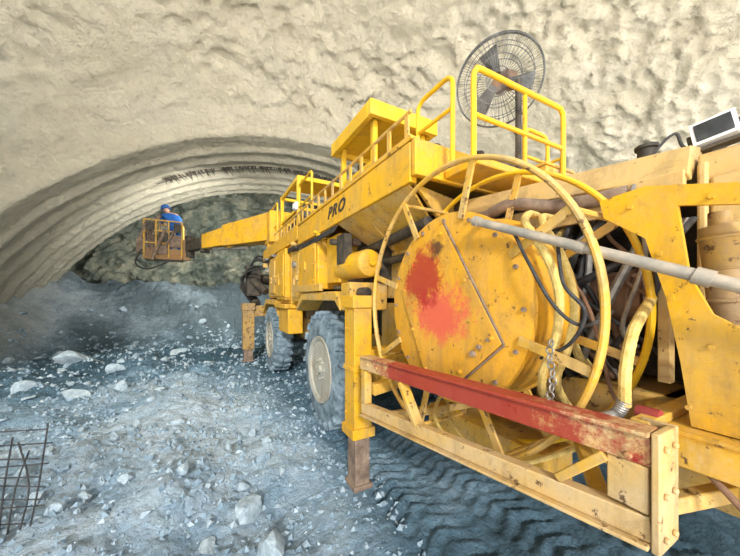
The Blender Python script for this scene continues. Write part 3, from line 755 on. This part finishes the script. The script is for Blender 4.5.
# ------------------------------------------------------------------ pedestal fan
F=empty('pedestal_fan',(2.08,1.45,2.42),'grey wire-cage industrial fan on a dark pole','fan')
fc=V((2.02,1.58,3.25)); fn=V((.80,.55,.28)).normalized(); FR=.315
b=B(); b.cyl((2.08,1.45,2.42),(2.08,1.45,3.2),.022); b.cyl((2.08,1.45,2.42),(2.08,1.45,2.45),.12,n=24); b.cyl((2.08,1.45,2.8),(2.08,1.45,2.84),.03)
part(b,'pole',DARK,F)
_,u,w=basis(fn)
b=B()
for off in (-.06,.06):
    for Rr in (.08,.16,.24,.30): b.ring(fc+fn*off*(1-.6*(Rr/.3)**3),fn,Rr*FR/.3,.003,n=40,m=5)
    for k in range(52):
        a0=2*math.pi*k/52; d=u*math.cos(a0)+w*math.sin(a0)
        b.tube([fc+fn*off+d*.05,fc+fn*off*.9+d*.2,fc+fn*off*.4+d*FR],.0018,n=4,smooth=False)
b.ring(fc,fn,FR,.007,n=48,m=6)
part(b,'fan_guard',WIRE,F)
b=B()
for k in range(3):
    a0=2*math.pi*k/3+.3; d=u*math.cos(a0)+w*math.sin(a0); e=fn.cross(d)
    b.prism([fc+d*.03-e*.02+fn*.02,fc+d*.24-e*.09+fn*.03,fc+d*.25+e*.05-fn*.02,fc+d*.04+e*.03-fn*.02],fn*.004)
part(b,'fan_blade',WIRE,F)
b=B(); b.cyl(fc+fn*.05,fc+fn*.17,.055,.045,n=24); b.ball(fc+fn*.15+V((0,-.06,.03)),.055,(1,1,1.5)); b.prism([fc+fn*.12+V((-.05,-.12,.05)),fc+fn*.12+V((.06,-.12,.07)),fc+fn*.12+V((.09,-.12,-.05)),fc+fn*.12+V((-.03,-.12,-.11))],(0,.02,0)); b.cyl(fc+fn*.1,V((2.08,1.45,3.15)),.02)
part(b,'motor',TAN,F,label='brown cloth-wrapped fan motor')

# ------------------------------------------------------------------ rebar mesh
b=B(); P0=V((-.97,2.70,0)); P1=V((-1.8,3.05,0)); ln=V((.02,.12,.0)); rr_=random.Random(5)
for k in range(16):
    p=P0.lerp(P1,(k+rr_.uniform(-.25,.25))/15); b.tube([V((p.x,p.y,gz(p.x,p.y)-.02)),V((p.x+rr_.uniform(-.02,.02),p.y,.32))+ln*.5,V((p.x+rr_.uniform(-.07,.05),p.y,rr_.uniform(.5,.72)))+ln],.005,n=6,sub=3)
for k in range(10):
    z=.06+.066*k+rr_.uniform(-.02,.02); b.tube([V((P0.x+rr_.uniform(-.02,.05),P0.y,z+rr_.uniform(-.03,.03)))+ln*z/.7,V(((P0.x+P1.x)/2,(P0.y+P1.y)/2,z+rr_.uniform(-.02,.02)))+ln*z/.7,V((P1.x,P1.y,z))+ln*z/.7],.0045,n=6,sub=3)
finish(b,'rebar_mesh',simple('dark_rebar',(.012,.015,.02),(.05,.05,.05)),label='dark welded rebar mesh panel standing in the rubble',cat='rebar mesh')

# ------------------------------------------------------------------ worker (leaning over the rail)
PX,PY,PZ=-.80,10.64,bz+.06
K=.95
PE=empty('person',(PX,PY,PZ),'person in blue work clothes and helmet leaning in the basket','person')
def skinobj(name,joints,edges,mat,parent,sub=2):
    me=bpy.data.meshes.new(name); me.from_pydata([V(j[0])*K for j in joints],edges,[]); me.materials.append(mat)
    ob=bpy.data.objects.new(name,me); place(ob,(PX,PY,PZ),parent)
    ob.modifiers.new('skin','SKIN').use_smooth_shade=True
    lay=me.skin_vertices[0].data
    for i,j in enumerate(joints): lay[i].radius=(j[1]*K,(j[1] if len(j)<3 else j[2])*K)
    lay[0].use_root=True
    s_=ob.modifiers.new('sub','SUBSURF'); s_.levels=sub; s_.render_levels=sub
    return ob
jt=[((.02,-.05,.92),.13,.10),((-.03,.02,1.13),.125,.09),((-.13,.12,1.29),.15,.1),((-.18,.18,1.38),.055),((-.21,.21,1.43),.06),((-.24,.24,1.49),.092,.1),((-.26,.25,1.56),.07),
 ((-.31,.12,1.30),.062),((-.38,.23,1.12),.047),((-.33,.38,1.10),.035),((.05,.12,1.32),.062),((.16,.20,1.15),.047),((.10,.36,1.10),.035),
 ((-.08,-.03,.86),.09),((-.11,.03,.48),.062),((-.12,-.01,.09),.042),((-.13,.13,.04),.042),((.12,-.03,.86),.09),((.13,.04,.48),.062),((.13,-.01,.09),.042),((.14,.13,.04),.042)]
ed=[(0,1),(1,2),(2,3),(3,4),(4,5),(5,6),(2,7),(7,8),(8,9),(2,10),(10,11),(11,12),(0,13),(13,14),(14,15),(15,16),(0,17),(17,18),(18,19),(19,20)]
skinobj('body',jt,ed,SKIN,PE)
ct=[ (j[0],j[1]*1.13+.008,(j[2] if len(j)>2 else j[1])*1.13+.01) for j in jt]
keep=[0,1,2,7,8,9,10,11,12,13,14,15,17,18,19]; mp={k:i for i,k in enumerate(keep)}
skinobj('coverall',[ct[k] for k in keep],[(mp[a_],mp[b_]) for a_,b_ in ed if a_ in mp and b_ in mp],BLUE,PE)
O=V((PX,PY,PZ))
for sx,hp in ((-1,(-.33,.38,1.10)),(1,(.10,.36,1.10))):
    b=B()
    w0=O+V(hp)*K; b.ball(w0+V((0,.04,0)),.04,(1,1.2,.55))
    for f_ in range(4):
        o=w0+V((sx*(-.03+.02*f_),.078,0)); l=(.06,.07,.065,.05)[f_]
        b.tube([o,o+V((0,l*.5,-.005)),o+V((0,l*.75,-.035)),o+V((0,l*.45,-.06))],.009,n=6,sub=3)
    o=w0+V((-sx*.035,.03,0)); b.tube([o,o+V((-sx*.025,.03,-.01)),o+V((-sx*.015,.06,-.03))],.010,n=6,sub=3)
    finish(b,'hand',SKIN,PE)
b=B(); h=O+V((-.25,.24,1.51))*K
b.lathe(h,(-.25,.15,1),[(.0,.135),(.005,.14),(.03,.122),(.09,.112),(.125,.085),(.145,.045),(.15,.001)],n=28)
finish(b,'helmet',HELM,PE)
b=B()
for sx in (-1,1): b.ball(h+V((sx*.035,.09,.0)),.013); b.ball(h+V((sx*.09,0,-.02)),.022,(.5,1,1.3))
b.ball(h+V((0,.105,-.03)),.016,(1,1,1.4)); b.ball(h+V((0,.095,-.07)),.02,(1.3,.4,.35))
finish(b,'face_features',SKIN,PE)
for sx in (-1,1):
    b=B(); b.box((PX+sx*.12-.05,PY-.07,PZ),(PX+sx*.12+.05,PY+.2,PZ+.09)); finish(b,'boot',BLK,PE,bevel=.02)

# ------------------------------------------------------------------ light, world, camera
w_=bpy.data.worlds.new('world'); S.world=w_; w_.use_nodes=True
t=w_.node_tree; bg=t.nodes['Background']; bg.inputs[1].default_value=1.0
tc=N(t,'ShaderNodeTexCoord'); sp=N(t,'ShaderNodeSeparateXYZ'); t.links.new(tc.outputs['Generated'],sp.inputs[0])
mr=N(t,'ShaderNodeMath'); mr.operation='MULTIPLY_ADD'; t.links.new(sp.outputs['Z'],mr.inputs[0]); mr.inputs[1].default_value=.5; mr.inputs[2].default_value=.5
# added glow below the horizon to brighten the ceiling, hazy daylight sky above
r=ramp(t,mr.outputs[0],[(.0,(4.7,4.5,4.1)),(.46,(4.7,4.5,4.1)),(.56,(1.5,1.58,1.7)),(1.0,(.85,.95,1.15))])
t.links.new(r.outputs[0],bg.inputs[0])
sl=bpy.data.lights.new('sun','SUN'); sl.energy=3.7; sl.angle=math.radians(7); sl.color=(1,.96,.88)
so=bpy.data.objects.new('sun',sl); COL.objects.link(so); so.rotation_euler=V((.35,.85,-.42)).to_track_quat('-Z','Y').to_euler(); so.location=(-3,-6,8)
for (lx,ly,lz,tx,ty,tz,en,sz) in ((.5,10.4,4.6,-1,17,2.5,190,.8),(4.0,10.4,4.6,3,17,3,130,.8)):  # added fill lights towards the rock face, standing for no visible lamp
    al=bpy.data.lights.new('face_fill','AREA'); al.energy=en; al.size=sz; al.color=(1,.97,.9); al.spread=math.radians(120)
    ao=bpy.data.objects.new('face_fill',al); COL.objects.link(ao); ao.location=(lx,ly,lz)
    ao.rotation_euler=(V((tx,ty,tz))-V((lx,ly,lz))).to_track_quat('-Z','Y').to_euler()
cd=bpy.data.cameras.new('camera'); cd.sensor_width=36; cd.lens=300/740*36; cd.shift_y=20/740; cd.clip_start=.02
co=bpy.data.objects.new('camera',cd); COL.objects.link(co); co.location=(0,0,1.55); co.rotation_euler=(math.radians(90),0,math.radians(-28.8))
S.camera=co
